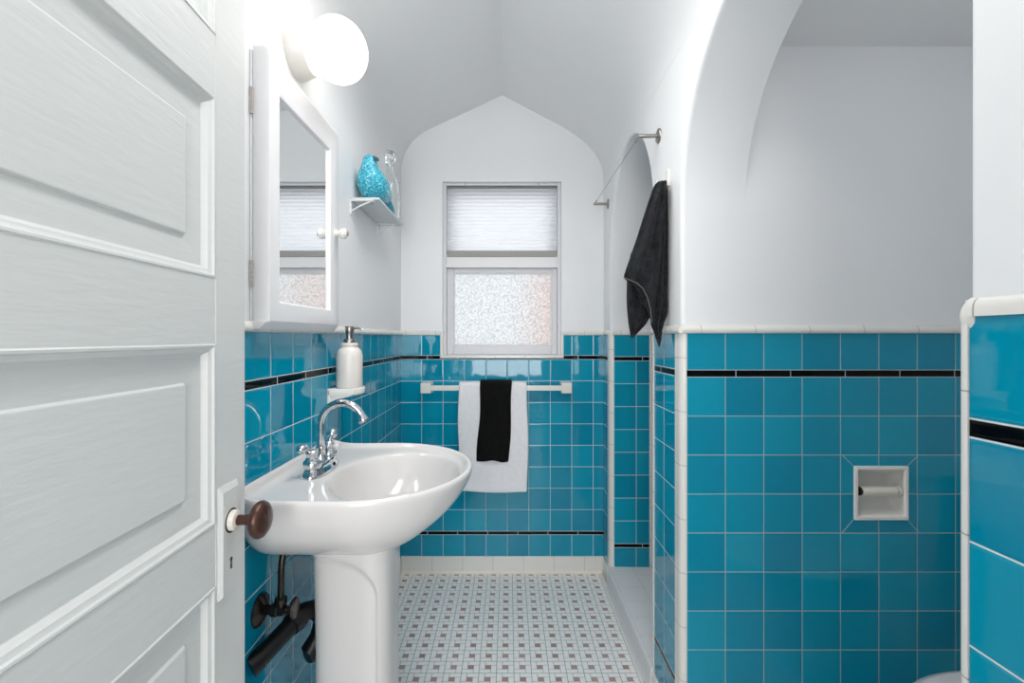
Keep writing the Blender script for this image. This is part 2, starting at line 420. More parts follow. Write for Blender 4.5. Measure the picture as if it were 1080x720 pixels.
# ------------------------------------------------------------------ right wall with its two arched openings
ya0, ya1, ys0, ys1 = .494, 1.307, 1.551, 2.225
def arch(y0, y1, zc, b, n=36):
    c = (y0 + y1) / 2; a = (y1 - y0) / 2
    return [(c - a * math.cos(PI * i / n), zc + b * math.sin(PI * i / n)) for i in range(n + 1)]
poly = [(.05, 0), (ya0, 0)] + arch(ya0, ya1, 1.60, .41) + [(ya1, 0), (ys0, 0)] + arch(ys0, ys1, 1.555, .465) + [(ys1, 0), (2.42, 0), (2.42, 2.6), (.05, 2.6)]
bm = NB(); prism(bm, poly, 0, XR + .002, .675)
bmesh.ops.recalc_face_normals(bm, faces=bm.faces)
edges = [e for e in bm.edges if all(abs(v.co.x - XR - .002) < 1e-4 for v in e.verts)]
bmesh.ops.bevel(bm, geom=edges, offset=.012, segments=4, profile=.5, affect='EDGES', clamp_overlap=True)
w = struct('wall_right', bm, PLASTER2, smooth=True, angle=35, label='white painted wall with two arched openings, tiled blue below')
# tile: pier by the camera
w2 = w
struct('tile_wainscot', bx(XR, XR + .006, Y0, .490, 0, 1.2305), T_PIER, w, label='bright blue tile nearest the camera')
bm = NB()
# bullnose round the pier corner
def vtrim(bm, pts, z0, z1): prism(bm, pts, 2, z0, z1)
arcq = [(math.cos(t), math.sin(t)) for t in [i * PI / 2 / 6 for i in range(7)]]
vtrim(bm, [(XR - .002, .4885)] + [(XR + .010 - .012 * a, .491 + .012 * b) for a, b in arcq] + [(.55, .503), (.55, .494), (.50, .4885)], 0, 1.2305)
struct('corner_trim', bm, TRIMZ, w, smooth=True)
bm = NB(); prism(bm, [(XR - .003, 1.2305)] + [(XR + .006 - .009 * a, 1.2385 + .0125 * b) for a, b in arcq] + [(XR + .02, 1.251), (XR + .02, 1.2305)], 1, Y0, .4905)
box(bm, XR + .010, .62, .490, .503, 1.2305, 1.249)
ellipsoid(bm, (XR + .010, .4905, 1.2305), (.0130, .0135, .0205), 32, 24)
struct('cap_rail', bm, CAP_P, w, smooth=True, angle=35)
# tile: strip between the arches
struct('tile_wainscot', bx(XR, XR + .006, 1.345, ys0 - .004, 0, ZT), T_RIGHT, w)
bm = NB()
vtrim(bm, [(XR - .001, 1.350), (XR - .001, 1.318)] + [(XR + .014 - .015 * b, 1.318 - .015 * a) for b, a in arcq][::1] + [(.506, 1.303), (.506, 1.35)], 0, ZT)
struct('corner_trim', bm, TRIMZ, w, smooth=True)
bm = NB()
vtrim(bm, [(XR - .004, ys0 - .010), (XR - .004, ys0 - .002), (XR + .003, ys0 + .003), (.52, ys0 + .003), (.52, ys0 - .010)], .085, ZT)
struct('corner_trim', bm, TRIMZ, w, smooth=True)
bm = NB(); prism(bm, [(XR - a, ZT + b) for a, b in CAPP], 1, 1.300, ys0)
struct('cap_rail', bm, CAP_Y, w, smooth=True, angle=60)
# tile: shower jamb and return beside the back wall
struct('tile_wainscot', bx(XR, XR + .006, ys1 + .03, YB, 0, ZT), T_RIGHT, w)
struct('tile_wainscot', bx(.508, .683, ys1 - .003, ys1 + .003, .09, ZT), T_JAMB, w)
bm = NB()
vtrim(bm, [(XR - .001, ys1 + .04), (XR - .001, ys1 + .014)] + [(XR + .014 - .015 * b, ys1 + .012 - .016 * a) for b, a in arcq] + [(.512, ys1 - .004), (.512, ys1 + .04)], 0, ZT + .01)
struct('corner_trim', bm, TRIMZ, w, smooth=True)
bm = NB(); vtrim(bm, [(.681, ys1 - .005), (.701, ys1 - .005), (.701, ys1 + .05), (.681, ys1 + .05)], .09, ZT + .015)
struct('corner_trim', bm, TRIMZ, w, bevel=.005)
bm = NB(); prism(bm, [(ys1 - .003 - a * .5, ZT + b) for a, b in CAPP], 0, XR + .012, .69); prism(bm, [(XR - a * .6, ZT + b) for a, b in CAPP], 1, ys1 + .02, YB)
struct('cap_rail', bm, CAP_X, w, smooth=True, angle=60)
bm = NB(); box(bm, XR - .006, XR + .006, 1.30, ys0, 0, .085); box(bm, XR - .006, XR + .006, ys1 + .02, YB, 0, .085); box(bm, XR - .006, XR + .006, Y0, .49, 0, .085)
struct('baseboard_right', bm, B_Y, bevel=.003)

# aged caulk lines where the floor meets the bases
bm = NB(); prism(bm, [(YB - .006, .0), (YB - .018, 0), (YB - .010, .004), (YB - .006, .012)], 0, XL, XR)
prism(bm, [(.484, 0), (.466, 0), (.474, .004), (.480, .012)], 1, ys0, YB); prism(bm, [(XL + .004, 0), (XL + .016, 0), (XL + .009, .004), (XL + .004, .012)], 1, Y0, YB)
struct('trim_2', bm, surf('aged_caulk', (.78, .74, .66), .5, nscale=18, nstr=.4, ncol=.12), label='cream caulk line along the floor edge')
# shower curb
bm = NB()
prism(bm, [(.470, 0), (.478, .012), (.480, .03), (.480, .085)] + [(.495 - .015 * a, .085 + .017 * b) for a, b in arcq[1:]] + [(.68, .100), (.70, .094), (.70, 0)], 1, ys0, ys1 - .003)
struct('trim_1', bm, CURBM, smooth=True, angle=35, label='white tiled curb at the shower opening')

# ------------------------------------------------------------------ toilet alcove and shower shells
hx0, hx1, hz0, hz1 = .9787, 1.1325, .692, .845      # holder body seen in the photo
bm = NB()
box(bm, .675, hx0 + .004, 1.307, 1.45, 0, 2.3); box(bm, hx1 - .004, 1.62, 1.307, 1.45, 0, 2.3)
box(bm, hx0 + .004, hx1 - .004, 1.307, 1.45, 0, hz0 + .004); box(bm, hx0 + .004, hx1 - .004, 1.307, 1.45, hz1 - .004, 2.3)
w = struct('wall_alcove_far', bm, PLASTER2, label='white alcove wall with blue tiles and recessed paper holder')
bm = NB()
for a in ((.500, hx0 + .004, 0, ZT), (hx1 - .004, 1.60, 0, ZT), (hx0 + .004, hx1 - .004, 0, hz0 + .004), (hx0 + .004, hx1 - .004, hz1 - .004, ZT)):
    box(bm, a[0], a[1], 1.304, 1.3075, a[2], a[3])
struct('tile_wainscot', bm, T_ALC, w)
bm = NB()
for (a, b_, c, d_) in ((.9466, .8757, hx0, hz1), (1.1642, .8757, hx1, hz1), (.9466, .6547, hx0, hz0), (1.1642, .6547, hx1, hz0)):
    tube(bm, [(a, 1.3042, b_), (c, 1.3042, d_)], .0009, 6)
struct('mitred_joints', bm, surf('tile_joint_grout', (.40, .50, .50), .7), w)
bm = NB(); prism(bm, [(1.304 - a, ZT + b) for a, b in CAPP], 0, XR, 1.60)
struct('cap_rail', bm, CAP_X, w, smooth=True, angle=60)
struct('baseboard_alcove', bx(.5, 1.6, 1.297, 1.306, 0, .085), B_X, bevel=.003)
struct('wall_alcove_side', bx(1.60, 1.70, .05, 1.45, 0, 2.3), PLASTER2)
struct('wall_alcove_near', bx(.675, 1.62, .05, .17, 0, 2.3), PLASTER2)
struct('ceiling', bx(.675, 1.62, .05, 1.45, 2.036, 2.1), PLASTER2, label='flat white ceiling of the toilet alcove')
struct('wall_shower_far', bx(.675, 1.70, 2.23, 2.42, 0, 2.5), PLASTER2)
struct('wall_shower_side', bx(1.60, 1.70, 1.45, 2.42, 0, 2.5), PLASTER2)
struct('ceiling', bx(.675, 1.62, 1.40, 2.42, 2.4, 2.46), PLASTER2, label='flat white ceiling of the shower')

# ------------------------------------------------------------------ vaulted ceiling
left = bez((XL - .0035, 2.05), (XL, 2.2155), (-.40, 2.285), 14)
right = bez((.25, 2.310), (.49, 2.183), (XR + .0015, 2.032), 14)
ridge = (-.029, 2.457)
inner = left + [ridge] + right
outer = [(XR + .08, 2.032), (XR + .08, 2.75), (XL - .08, 2.75), (XL - .08, 2.05)]
bm = NB(); prism(bm, inner + outer, 1, .05, 2.372)
struct('ceiling', bm, PLASTER, smooth=True, angle=18, label='white vaulted ceiling with a centre ridge and curved sides')

# doorway wall behind / beside the camera
bm = NB(); box(bm, -.65, -.46, .05, Y0, 0, 2.6); box(bm, .34, .50, .05, Y0, 0, 2.6); box(bm, -.46, .34, .05, Y0, 2.13, 2.6)
struct('wall_front', bm, PLASTER)

# ------------------------------------------------------------------ window
win = thing('window_1', 'white framed double hung window with pebbled lower pane in end wall', 'window', (-.03, YB + .03, WZ0), kind='structure')
YF = YB + .022
bm = NB(); fw = .018
box(bm, WX0, WX0 + fw, YF, YF + .08, WZ0, WZ1); box(bm, WX1 - fw, WX1, YF, YF + .08, WZ0, WZ1)
box(bm, WX0 + fw, WX1 - fw, YF, YF + .08, WZ1 - .014, WZ1); box(bm, WX0 + fw, WX1 - fw, YF, YF + .08, WZ0, WZ0 + .008)
obj('window_frame', bm, WINP, win, bevel=.002)
kz = lambda py, Z: 1.208 - (py - 356) * Z / 485
kx = lambda px, Z: (px - 536) * Z / 485
def frame_rect(bm, x0, x1, z0, z1, a, b, y0, y1, c=None, d=None):
    c = c or a; d = d or b
    box(bm, x0, x0 + a, y0, y1, z0, z1); box(bm, x1 - c, x1, y0, y1, z0, z1)
    box(bm, x0 + a, x1 - c, y0, y1, z0, z0 + b); box(bm, x0 + a, x1 - c, y0, y1, z1 - d, z1)
Z2 = YF + .028
sx0, sx1 = WX0 + fw, WX1 - fw
zmeet = kz(283, Z2)
gx0, gx1, gz0, gz1 = kx(478.5, Z2), kx(582, Z2), kz(364, Z2), kz(288, Z2)
lo = NB(); frame_rect(lo, sx0, sx1, WZ0 + .008, zmeet, gx0 - sx0, gz0 - WZ0 - .008, Z2, Z2 + .03, sx1 - gx1, zmeet - gz1)
lower = obj('lower_sash', lo, WINP, win, bevel=.0025)
bead = NB(); frame_rect(bead, gx0, gx1, gz0, gz1, .005, .005, Z2 + .004, Z2 + .016)
obj('glazing_bead', bead, CABP, lower, bevel=.0015)
obj('pane', bx(gx0, gx1, Z2 + .017, Z2 + .021, gz0, gz1), PEBBLE, lower)
up = NB(); frame_rect(up, sx0, sx1, zmeet + .001, WZ1 - .016, .035, .05, YF + .045, YF + .075)
upper = obj('upper_sash', up, WINP, win, bevel=.0025)
obj('pane', bx(sx0 + .035, sx1 - .035, YF + .058, YF + .062, zmeet + .05, WZ1 - .07), GLASS, upper)
bm = NB(); z0r, z1r = kz(282, YF), kz(272, YF)
box(bm, sx0 - .002, sx1 + .012, YF + .004, YF + .03, z0r, z0r + .018); box(bm, sx0 - .002, sx1 + .012, YF + .01, YF + .03, z0r + .018, z1r + .02)
obj('meeting_rail', bm, CABP, win, bevel=.002)
for q in (491, 568):
    bm = NB(); lathe(bm, [(.001, -.0015), (.004, -.0015), (.004, .002)], (kx(q, YF), YF, kz(194, YF)), (0, 1, 0), 12); obj('screw', bm, GREYR, win)

# cellular shade
sh = thing('window_shade', 'white pleated cellular shade lowered over the top half of window', 'blind', (-.03, YF + .02, kz(199, YF)))
st, sb = kz(199, YF + .015), kz(264.5, YF + .015)
ncell = 17; prof = []
for i in range(ncell * 6 + 1):
    f = i / (ncell * 6); ph = (i % 6) / 6
    prof.append((YF + .016 - .005 * abs(math.sin(PI * i / 6)) ** .8, st + (sb - st) * f))
bm = NB()
loft(bm, [[(sx0 + .004, y, z) for y, z in prof], [(sx1 - .003, y, z) for y, z in prof]], closed=False, cap=False)
f1 = [(y + .016, z) for y, z in prof]
obj('pleated_fabric', bm, SHADE, sh, smooth=True, angle=60)
obj('head_rail', bx(sx0 + .001, sx1 - .001, YF + .004, YF + .034, st, st + .003), GREYR, sh)
bm = NB(); box(bm, sx0 + .003, sx1 - .002, YF + .003, YF + .025, kz(270.5, YF), sb)
obj('bottom_rail', bm, GREYR, sh, bevel=.003)

# outside, beyond the obscured pane
tag(struct('wall_outside', bx(.20, .95, 4.2, 4.3, -.5, 1.85), CORAL), 'blurred coral building wall seen through the pebbled pane', 'wall')

# ------------------------------------------------------------------ door
DY = .84; SL = .055
def dp(s, t, z):        # s: distance back from the free edge, t: height above face
    d = Vector((-SL, 1, 0)).normalized(); n = Vector((1, SL, 0)).normalized()
    p = Vector((-.4815, DY, 0)) - d * s + n * t
    return Vector((p.x, p.y, z))
door = thing('door_1', 'off-white five panel wooden door standing open at left', 'door', tuple(dp(.33, -.02, 0)), kind='structure')
bm = NB(); W = .67; TH = .036; ST = .090
panels = [(.125, .410), (.520, .804), (.903, 1.198), (1.304, 1.600), (1.700, 1.985)]
zs = [.008] + [v for p in panels for v in p] + [2.10]
def quad(bm, pts): bm.faces.new([bm.verts.new(p) for p in pts])
# stiles, rails
for (s0, s1) in ((0, ST), (W - ST, W)):
    quad(bm, [dp(s0, 0, .008), dp(s1, 0, .008), dp(s1, 0, 2.10), dp(s0, 0, 2.10)])
for i in range(0, len(zs), 2):
    quad(bm, [dp(ST, -.0012, zs[i]), dp(W - ST, -.0012, zs[i]), dp(W - ST, -.0012, zs[i + 1]), dp(ST, -.0012, zs[i + 1])])
for s_ in (ST, W - ST): quad(bm, [dp(s_, 0, .008), dp(s_, -.0012, .008), dp(s_, -.0012, 2.1), dp(s_, 0, 2.1)])
prof = [(0, -.0012), (.002, .0006), (.005, .0002), (.007, -.003), (.010, -.0045), (.013, -.0055), (.016, -.011), (.018, -.0135), (.019, -.014), (.058, -.0155), (.0605, -.011), (.062, -.0105)]
for (z0, z1) in panels:
    rings = []
    for ins, dep in prof:
        a, b = ST + ins, W - ST - ins
        rings.append([dp(a, dep, z0 + ins), dp(b, dep, z0 + ins), dp(b, dep, z1 - ins), dp(a, dep, z1 - ins)])
    R = loft(bm, rings, True, False); bm.faces.new(R[-1])
# edges and back
quad(bm, [dp(0, 0, .008), dp(0, 0, 2.10), dp(0, -TH, 2.10), dp(0, -TH, .008)])
quad(bm, [dp(W, 0, .008), dp(W, -TH, .008), dp(W, -TH, 2.10), dp(W, 0, 2.10)])
quad(bm, [dp(0, 0, 2.10), dp(W, 0, 2.10), dp(W, -TH, 2.10), dp(0, -TH, 2.10)])
quad(bm, [dp(0, 0, .008), dp(0, -TH, .008), dp(W, -TH, .008), dp(W, 0, .008)])
quad(bm, [dp(0, -TH, .008), dp(0, -TH, 2.10), dp(W, -TH, 2.10), dp(W, -TH, .008)])
bmesh.ops.remove_doubles(bm, verts=bm.verts, dist=.00005)
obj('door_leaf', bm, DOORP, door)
# thin joints between stile and rails
# escutcheon
bm = NB()
zt, zb, sa, sb_ = .960, .775, .030, .086
for (i0, t0, i1, t1) in ((0, 0, 0, .002), (0, .002, .006, .0065)):
    pass
rings = []
for ins, t in ((0, -.001), (0, .002), (.004, .0065), (.0045, .0068)):
    rings.append([dp(sa + ins, t, zb + ins), dp(sb_ - ins, t, zb + ins), dp(sb_ - ins, t, zt - ins * 2.2), dp(sa + ins, t, zt - ins * 2.2)])
loft(bm, rings); esc = obj('escutcheon', bm, DOORP, door)
nrm = tuple(Vector((1, SL, 0)).normalized())
ks, kzz = .056, .897
bm = NB(); lathe(bm, [(.008, .006), (.017, .006), (.0175, .010), (.016, .016), (.011, .0175), (.008, .0175)], dp(ks, 0, kzz), nrm, 30)
obj('knob_collar', bm, surf('chipped_white_paint', (.74, .70, .64), .45, nscale=120, nstr=.5, ncol=.12), door, smooth=True)
bm = NB(); lathe(bm, [(.0205, .0), (.0205, .0072), (.018, .0074)], dp(ks, 0, kzz), nrm, 24); obj('keyhole_ring', bm, DARK, esc)
bm = NB(); lathe(bm, [(.0085, .012), (.0085, .030), (.0095, .040), (.014, .042), (.022, .0435), (.0275, .046), (.0312, .0515), (.0312, .056), (.0290, .061), (.022, .066), (.012, .069), (.001, .070)], dp(ks, 0, kzz), nrm, 44)
obj('door_knob', bm, BRONZE, door, smooth=True)
bm = NB(); lathe(bm, [(.0035, .005), (.0035, .0075)], dp(.058, 0, .832), nrm, 16)
e = dp(.058, .0, .823); n_ = Vector(nrm)
A = [dp(.0595, .0075, .830), dp(.0605, .0075, .816), dp(.0555, .0075, .816), dp(.0565, .0075, .830)]
B = [p - n_ * .002 for p in A]; loft(bm, [B, A]); obj('keyhole', bm, DARK, esc)
for (s_, z_) in ((.078, .925), (.045, .93)):
    bm = NB(); lathe(bm, [(.0025, .006), (.0025, .0072), (.0005, .0075)], dp(s_, 0, z_), nrm, 12); obj('screw', bm, LAMPB, esc)

# ------------------------------------------------------------------ medicine cabinet
cab = thing('medicine_cabinet', 'white wall cabinet with a framed mirror door above the sink', 'cabinet', (-.53, 1.185, 1.222))
bm = NB(); box(bm, -.553, -.548, .982, 1.390, 1.245, 1.826)
obj('cabinet_body', bm, CABP, cab, bevel=.003)
bm = NB(); prism(bm, [(-.552, 1.2445), (-.552, 1.226), (-.530, 1.226), (-.516, 1.240), (-.516, 1.2445)], 1, .978, 1.392)
obj('bottom_rail', bm, CABP, cab, bevel=.0015)
XD = -.511
dz0, dz1, dy0, dy1 = 1.242, 1.835, .985, 1.387
my0, my1, mz0, mz1 = 1.033, 1.322, 1.290, 1.745
bm = NB()
# frame as mitred profile rings (front surface) around the mirror opening
def rect_ring(x, i):      # i: interpolate 0 outer ->1 inner
    return [(x, dy0 + (my0 - dy0) * i, dz0 + (mz0 - dz0) * i), (x, dy1 + (my1 - dy1) * i, dz0 + (mz0 - dz0) * i), (x, dy1 + (my1 - dy1) * i, dz1 + (mz1 - dz1) * i), (x, dy0 + (my0 - dy0) * i, dz1 + (mz1 - dz1) * i)]
def outer_ring(x, i, top): return [(a, b + (i if k in (0, 3) else -i), c + (-top if k > 1 else i)) for k, (a, b, c) in enumerate(rect_ring(x, 0))]
rings = [outer_ring(-.5475, .001, .0), outer_ring(-.546, 0, 0), outer_ring(XD - .018, 0, 0), outer_ring(XD - .009, 0, .003), outer_ring(XD - .004, .0005, .009), outer_ring(XD - .001, .0015, .016), outer_ring(XD, .004, .023), rect_ring(XD, .9), rect_ring(XD - .002, .955), rect_ring(XD - .009, 1.0), rect_ring(-.5475, 1.0)]
loft(bm, rings + [rings[0]], True, False)
bmesh.ops.remove_doubles(bm, verts=bm.verts, dist=1e-5)
cd = obj('cabinet_door', bm, CABP, cab, smooth=True, angle=30)
obj('mirror', bx(XD - .0105, XD - .0085, my0 - .001, my1 + .001, mz0 - .001, mz1 + .001), MIRROR, cd)
bm = NB(); lathe(bm, [(.011, 0), (.011, .004), (.0085, .007), (.009, .012), (.014, .017), (.016, .024), (.0145, .030), (.009, .034)], (XD, 1.362, 1.516), (1, 0, 0), 28)
kb = obj('cabinet_knob', bm, CERAM, cd, smooth=True)
bm = NB(); lathe(bm, [(.0075, .033), (.0075, .0365), (.001, .037)], (XD, 1.362, 1.516), (1, 0, 0), 16); obj('knob_screw', bm, NICKEL, kb)
for hz in (1.715, 1.345):
    bm = NB(); lathe(bm, [(.0025, -.028), (.0025, -.01), (.0015, -.0095), (.0015, -.009), (.0025, -.0085), (.0025, .009), (.0015, .0095), (.0025, .01), (.0025, .028)], (-.5485, .983, hz), (0, 0, 1), 12)
    box(bm, -.552, -.545, .980, .986, hz - .028, hz + .028); obj('hinge', bm, RUST, cab)

# ------------------------------------------------------------------ wall light
lx, ly, lz = -.553, 1.195, 1.953
li = thing('wall_light', 'lit white glass globe lamp on the wall above the mirror cabinet', 'lamp', (lx, ly, lz))
bm = NB(); lathe(bm, [(.072, 0), (.072, .006), (.068, .020), (.062, .036), (.058, .044), (.04, .045)], (lx, ly, lz), (1, 0, 0), 48)
obj('lamp_base', bm, LAMPB, li, smooth=True)
bm = NB(); R = .079; prof = [(.052, .040)]
for i in range(3, 25):
    t = PI * (1 - i / 24); h = .112 + R * .93 * math.cos(t); r = R * math.sin(t)
    if h > .045: prof.append((max(r, .0005), h))
lathe(bm, prof, (lx, ly, lz), (1, 0, 0), 48); obj('glass_globe', bm, GLOBEM, li, smooth=True)
for a in (2.4, 5.6):
    bm = NB(); lathe(bm, [(.005, 0), (.005, .004), (.0035, .006), (.001, .006)], (lx + .028, ly - .064 * math.cos(.9), lz + (.05 if a < 3 else -.004)), (0, -1, .4), 12); obj('screw', bm, LAMPB, li)

# ------------------------------------------------------------------ little shelf with bird and bottle
sf = thing('wall_shelf', 'small white wall shelf on two thin brackets beside mirror cabinet', 'shelf', (-.5, 1.79, 1.697))
obj('shelf_board', bx(-.552, -.451, 1.607, 1.985, 1.691, 1.698), FROST, sf, bevel=.001)
for y in (1.613, 1.945):
    bm = NB()
    box(bm, -.553, -.549, y - .006, y + .006, 1.640, 1.6905); box(bm, -.549, -.470, y - .006, y + .006, 1.687, 1.6905)
    tube(bm, [(-.550, y, 1.652), (-.520, y, 1.670), (-.478, y, 1.688)], .0028, 8)
    obj('bracket', bm, SHELFW, sf)
bm = NB(); lathe(bm, [(.003, 0), (.003, .003)], (-.49, 1.66, 1.6885), (0, 0, 1), 10); obj('screw', bm, NICKEL, sf)

# bird
bird = thing('bird_figurine', 'turquoise mosaic bird figurine sitting on the small wall shelf', 'figurine', (-.495, 1.70, 1.698))
bm = NB()
path = [(-.492, 1.80, 1.735, .020, .012), (-.488, 1.785, 1.738, .030, .020), (-.487, 1.765, 1.744, .041, .034), (-.489, 1.74, 1.752, .050, .046), (-.493, 1.71, 1.760, .056, .056), (-.4955, 1.68, 1.767, .056, .062),
        (-.496, 1.660, 1.785, .052, .055), (-.497, 1.650, 1.806, .038, .038), (-.496, 1.646, 1.822, .028, .028), (-.494, 1.644, 1.838, .0275, .0275), (-.492, 1.646, 1.852, .022, .022), (-.492, 1.648, 1.860, .006, .006)]
P = [Vector(p[:3]) for p in path]; rings = []
for i, p in enumerate(P):
    d = (P[min(i + 1, len(P) - 1)] - P[max(i - 1, 0)]).normalized(); u = Vector((1, 0, 0)); u = (u - d * u.dot(d)).normalized(); v = d.cross(u)
    ring = []
    for k in range(32):
        a = 2 * PI * k / 32
        q = p + u * path[i][3] * math.cos(a) + v * path[i][4] * math.sin(a)
        q.z = max(q.z, 1.6985); q.x = max(q.x, -.549); ring.append(q)
    rings.append(ring)
loft(bm, rings); obj('bird_body', bm, MOSAIC, bird, sub=1)
bm = NB()
tp = [((-.487, 1.775, 1.745), .030, .010), ((-.480, 1.80, 1.735), .026, .009), ((-.474, 1.83, 1.722), .020, .007), ((-.470, 1.855, 1.712), .012, .005)]
rings = [[Vector(c) + Vector((a * math.cos(2 * PI * k / 16), 0, b * math.sin(2 * PI * k / 16))) for k in range(16)] for c, a, b in tp]
loft(bm, rings); obj('tail', bm, MOSAIC, bird, smooth=True)
bm = NB(); tube(bm, [(-.472, 1.630, 1.842), (-.462, 1.624, 1.838), (-.455, 1.621, 1.829)], [.008, .006, .001], 10); obj('beak', bm, surf('dark_beak', (.03, .10, .14), .3), bird, smooth=True)
for s in (1,):
    bm = NB(); ellipsoid(bm, (-.474, 1.6265, 1.847), (.004, .003, .004), 12, 8); obj('eye', bm, DARK, bird, smooth=True)

# glass bottle
bt = thing('glass_bottle', 'clear glass bottle with a stopper behind the turquoise bird', 'bottle', (-.494, 1.925, 1.698))
bm = NB()
outer = [(.001, 0), (.034, 0), (.038, .004), (.038, .135), (.034, .160), (.020, .185), (.0135, .200), (.0130, .228), (.016, .230), (.016, .238)]
inner = [(.0125, .238), (.0105, .228), (.0105, .200), (.017, .184), (.031, .158), (.035, .134), (.035, .008), (.001, .006)]
lathe(bm, outer + inner, (-.494, 1.925, 1.6985), (0, 0, 1), 40); obj('bottle_body', bm, GLASS, bt, smooth=True)
bm = NB(); lathe(bm, [(.001, .222), (.009, .222), (.010, .239), (.018, .243), (.021, .250), (.021, .262), (.018, .270), (.021, .278), (.018, .288), (.001, .292)], (-.494, 1.925, 1.6985), (0, 0, 1), 8); obj('stopper', bm, GLASS, bt)

# ------------------------------------------------------------------ soap shelf and dispenser
sd = thing('soap_shelf', 'white ceramic soap ledge set in the blue tile above the faucet', 'soap dish', (XL, 1.452, 1.03))
bm = NB(); n = 18
def sring(z, dep, ins):
    pts = [(XL + .001, 1.397 + ins, z)]
    for i in range(n + 1):
        t = i / n; y = 1.397 + ins + (.11 - 2 * ins) * t
        pts.append((XL + dep * (.80 + .20 * math.sin(PI * t)) if dep > .02 else XL + dep, y, z))
    pts.append((XL + .001, 1.507 - ins, z)); return pts
loft(bm, [sring(1.008, .012, 0), sring(1.020, .030, .002), sring(1.028, .080, .001), sring(1.034, .094, 0), sring(1.049, .096, 0), sring(1.053, .093, .002), sring(1.0532, .088, .006), sring(1.0505, .083, .010)])
obj('soap_ledge', bm, CERAM, sd, smooth=True, angle=50)
obj('back_plate', bx(XL - .0005, XL + .008, 1.397, 1.507, .985, 1.052), CERAM, sd, bevel=.003)
bx0, by0, bz0 = -.500, 1.449, 1.0512
sp_ = thing('soap_dispenser', 'cream ceramic soap bottle with silver pump on the ledge', 'soap dispenser', (bx0, by0, bz0))
bm = NB(); lathe(bm, [(.001, 0), (.036, 0), (.0385, .002), (.0395, .006), (.0395, .100), (.038, .108), (.0345, .117), (.028, .1245), (.0245, .1275), (.0245, .1295), (.0262, .131), (.0265, .138), (.0245, .1405), (.001, .1405)], (bx0, by0, bz0), (0, 0, 1), 48)
obj('bottle_body', bm, CREAM, sp_, smooth=True, angle=50)
bm = NB(); lathe(bm, [(.0165, .1405), (.017, .1425), (.017, .151), (.016, .1525), (.012, .153), (.001, .152)], (bx0, by0, bz0), (0, 0, 1), 32)
obj('pump_collar', bm, NICKEL, sp_, smooth=True)
bm = NB(); lathe(bm, [(.0105, .152), (.0105, .166), (.0120, .172), (.0135, .178), (.0138, .190), (.0125, .193), (.001, .194)], (bx0, by0, bz0), (0, 0, 1), 28)
ph = obj('pump_head', bm, NICKEL, sp_, smooth=True)
bm = NB(); tube(bm, [(bx0 + .008, by0, bz0 + .186), (bx0 + .024, by0, bz0 + .1875), (bx0 + .036, by0, bz0 + .185), (bx0 + .043, by0, bz0 + .179)], [.0045, .0035, .003, .0028], 12)
obj('spout', bm, NICKEL, ph, smooth=True)

# ------------------------------------------------------------------ pedestal sink
SX, SY = -.34, 1.157
sink = thing('pedestal_sink', 'white porcelain pedestal sink against the left tiled wall', 'sink', (-.38, SY, 0))
NN = 80
def sm0(t): t = max(0, min(1, t)); return t * t * (3 - 2 * t)
def outl(t, sx=1.0, sy=1.0, sxl=None):
    c, s = math.cos(t), math.sin(t)
    if c >= 0:
        return SX + .25 * sx * c, SY + .26 * sy * s
    e = 2 / 12
    if sxl is None: sxl = 1 - (1 - sx) * .25
    sgn = 1 if s >= 0 else -1
    k = sm0(abs(c) / .45)
    ex = 1 + (e - 1) * k
    x = SX - .2098 * sxl * abs(c) ** ex
    y = SY + .26 * sy * sgn * abs(s) ** (1 + (e - 1) * k)
    return x, y
def wallift(x):
    t = max(0, min(1, (-.495 - x) / .045)); return .013 * t * t * (3 - 2 * t)
rings = []
for sx, sy, z in ((.30, .28, .700), (.42, .46, .716), (.56, .66, .742), (.72, .82, .775), (.83, .90, .802), (.915, .955, .830), (.970, .985, .853), (.994, .997, .868), (1, 1, .876), (.996, .996, .882), (.980, .982, .8858), (.962, .965, .8862)):
    r = []
    for i in range(NN):
        t = 2 * PI * i / NN; x, y = outl(t, sx, sy, 1.0 if z > .74 else .96)
        r.append((x, y, z + (wallift(x) if z > .86 else 0)))
    rings.append(r)
for s, z, sl in ((.945, .8845, .975), (.930, .879, .95), (.915, .874, .925)):
    r = []
    for i in range(NN):
        t = 2 * PI * i / NN; x, y = outl(t, s, s, sl); r.append((x, y, z + wallift(x) * (.9 if s > .94 else .4 if s > .92 else 0)))
    rings.append(r)
BX, BY = -.278, 1.150
for s, z in ((1.03, .8715), (1.0, .869), (.975, .862), (.94, .846), (.86, .812), (.70, .778), (.48, .757), (.25, .748), (.12, .745)):
    rings.append([(BX + .157 * s * math.cos(2 * PI * i / NN), BY + .198 * s * math.sin(2 * PI * i / NN), z) for i in range(NN)])
bm = NB(); loft(bm, rings); obj('basin', bm, PORC, sink, sub=1)
bm = NB(); lathe(bm, [(.001, .0), (.022, .0), (.024, .002), (.020, .004), (.008, .003), (.001, .003)], (BX, BY, .7455), (0, 0, 1), 28); obj('drain', bm, CHROME, sink, smooth=True)
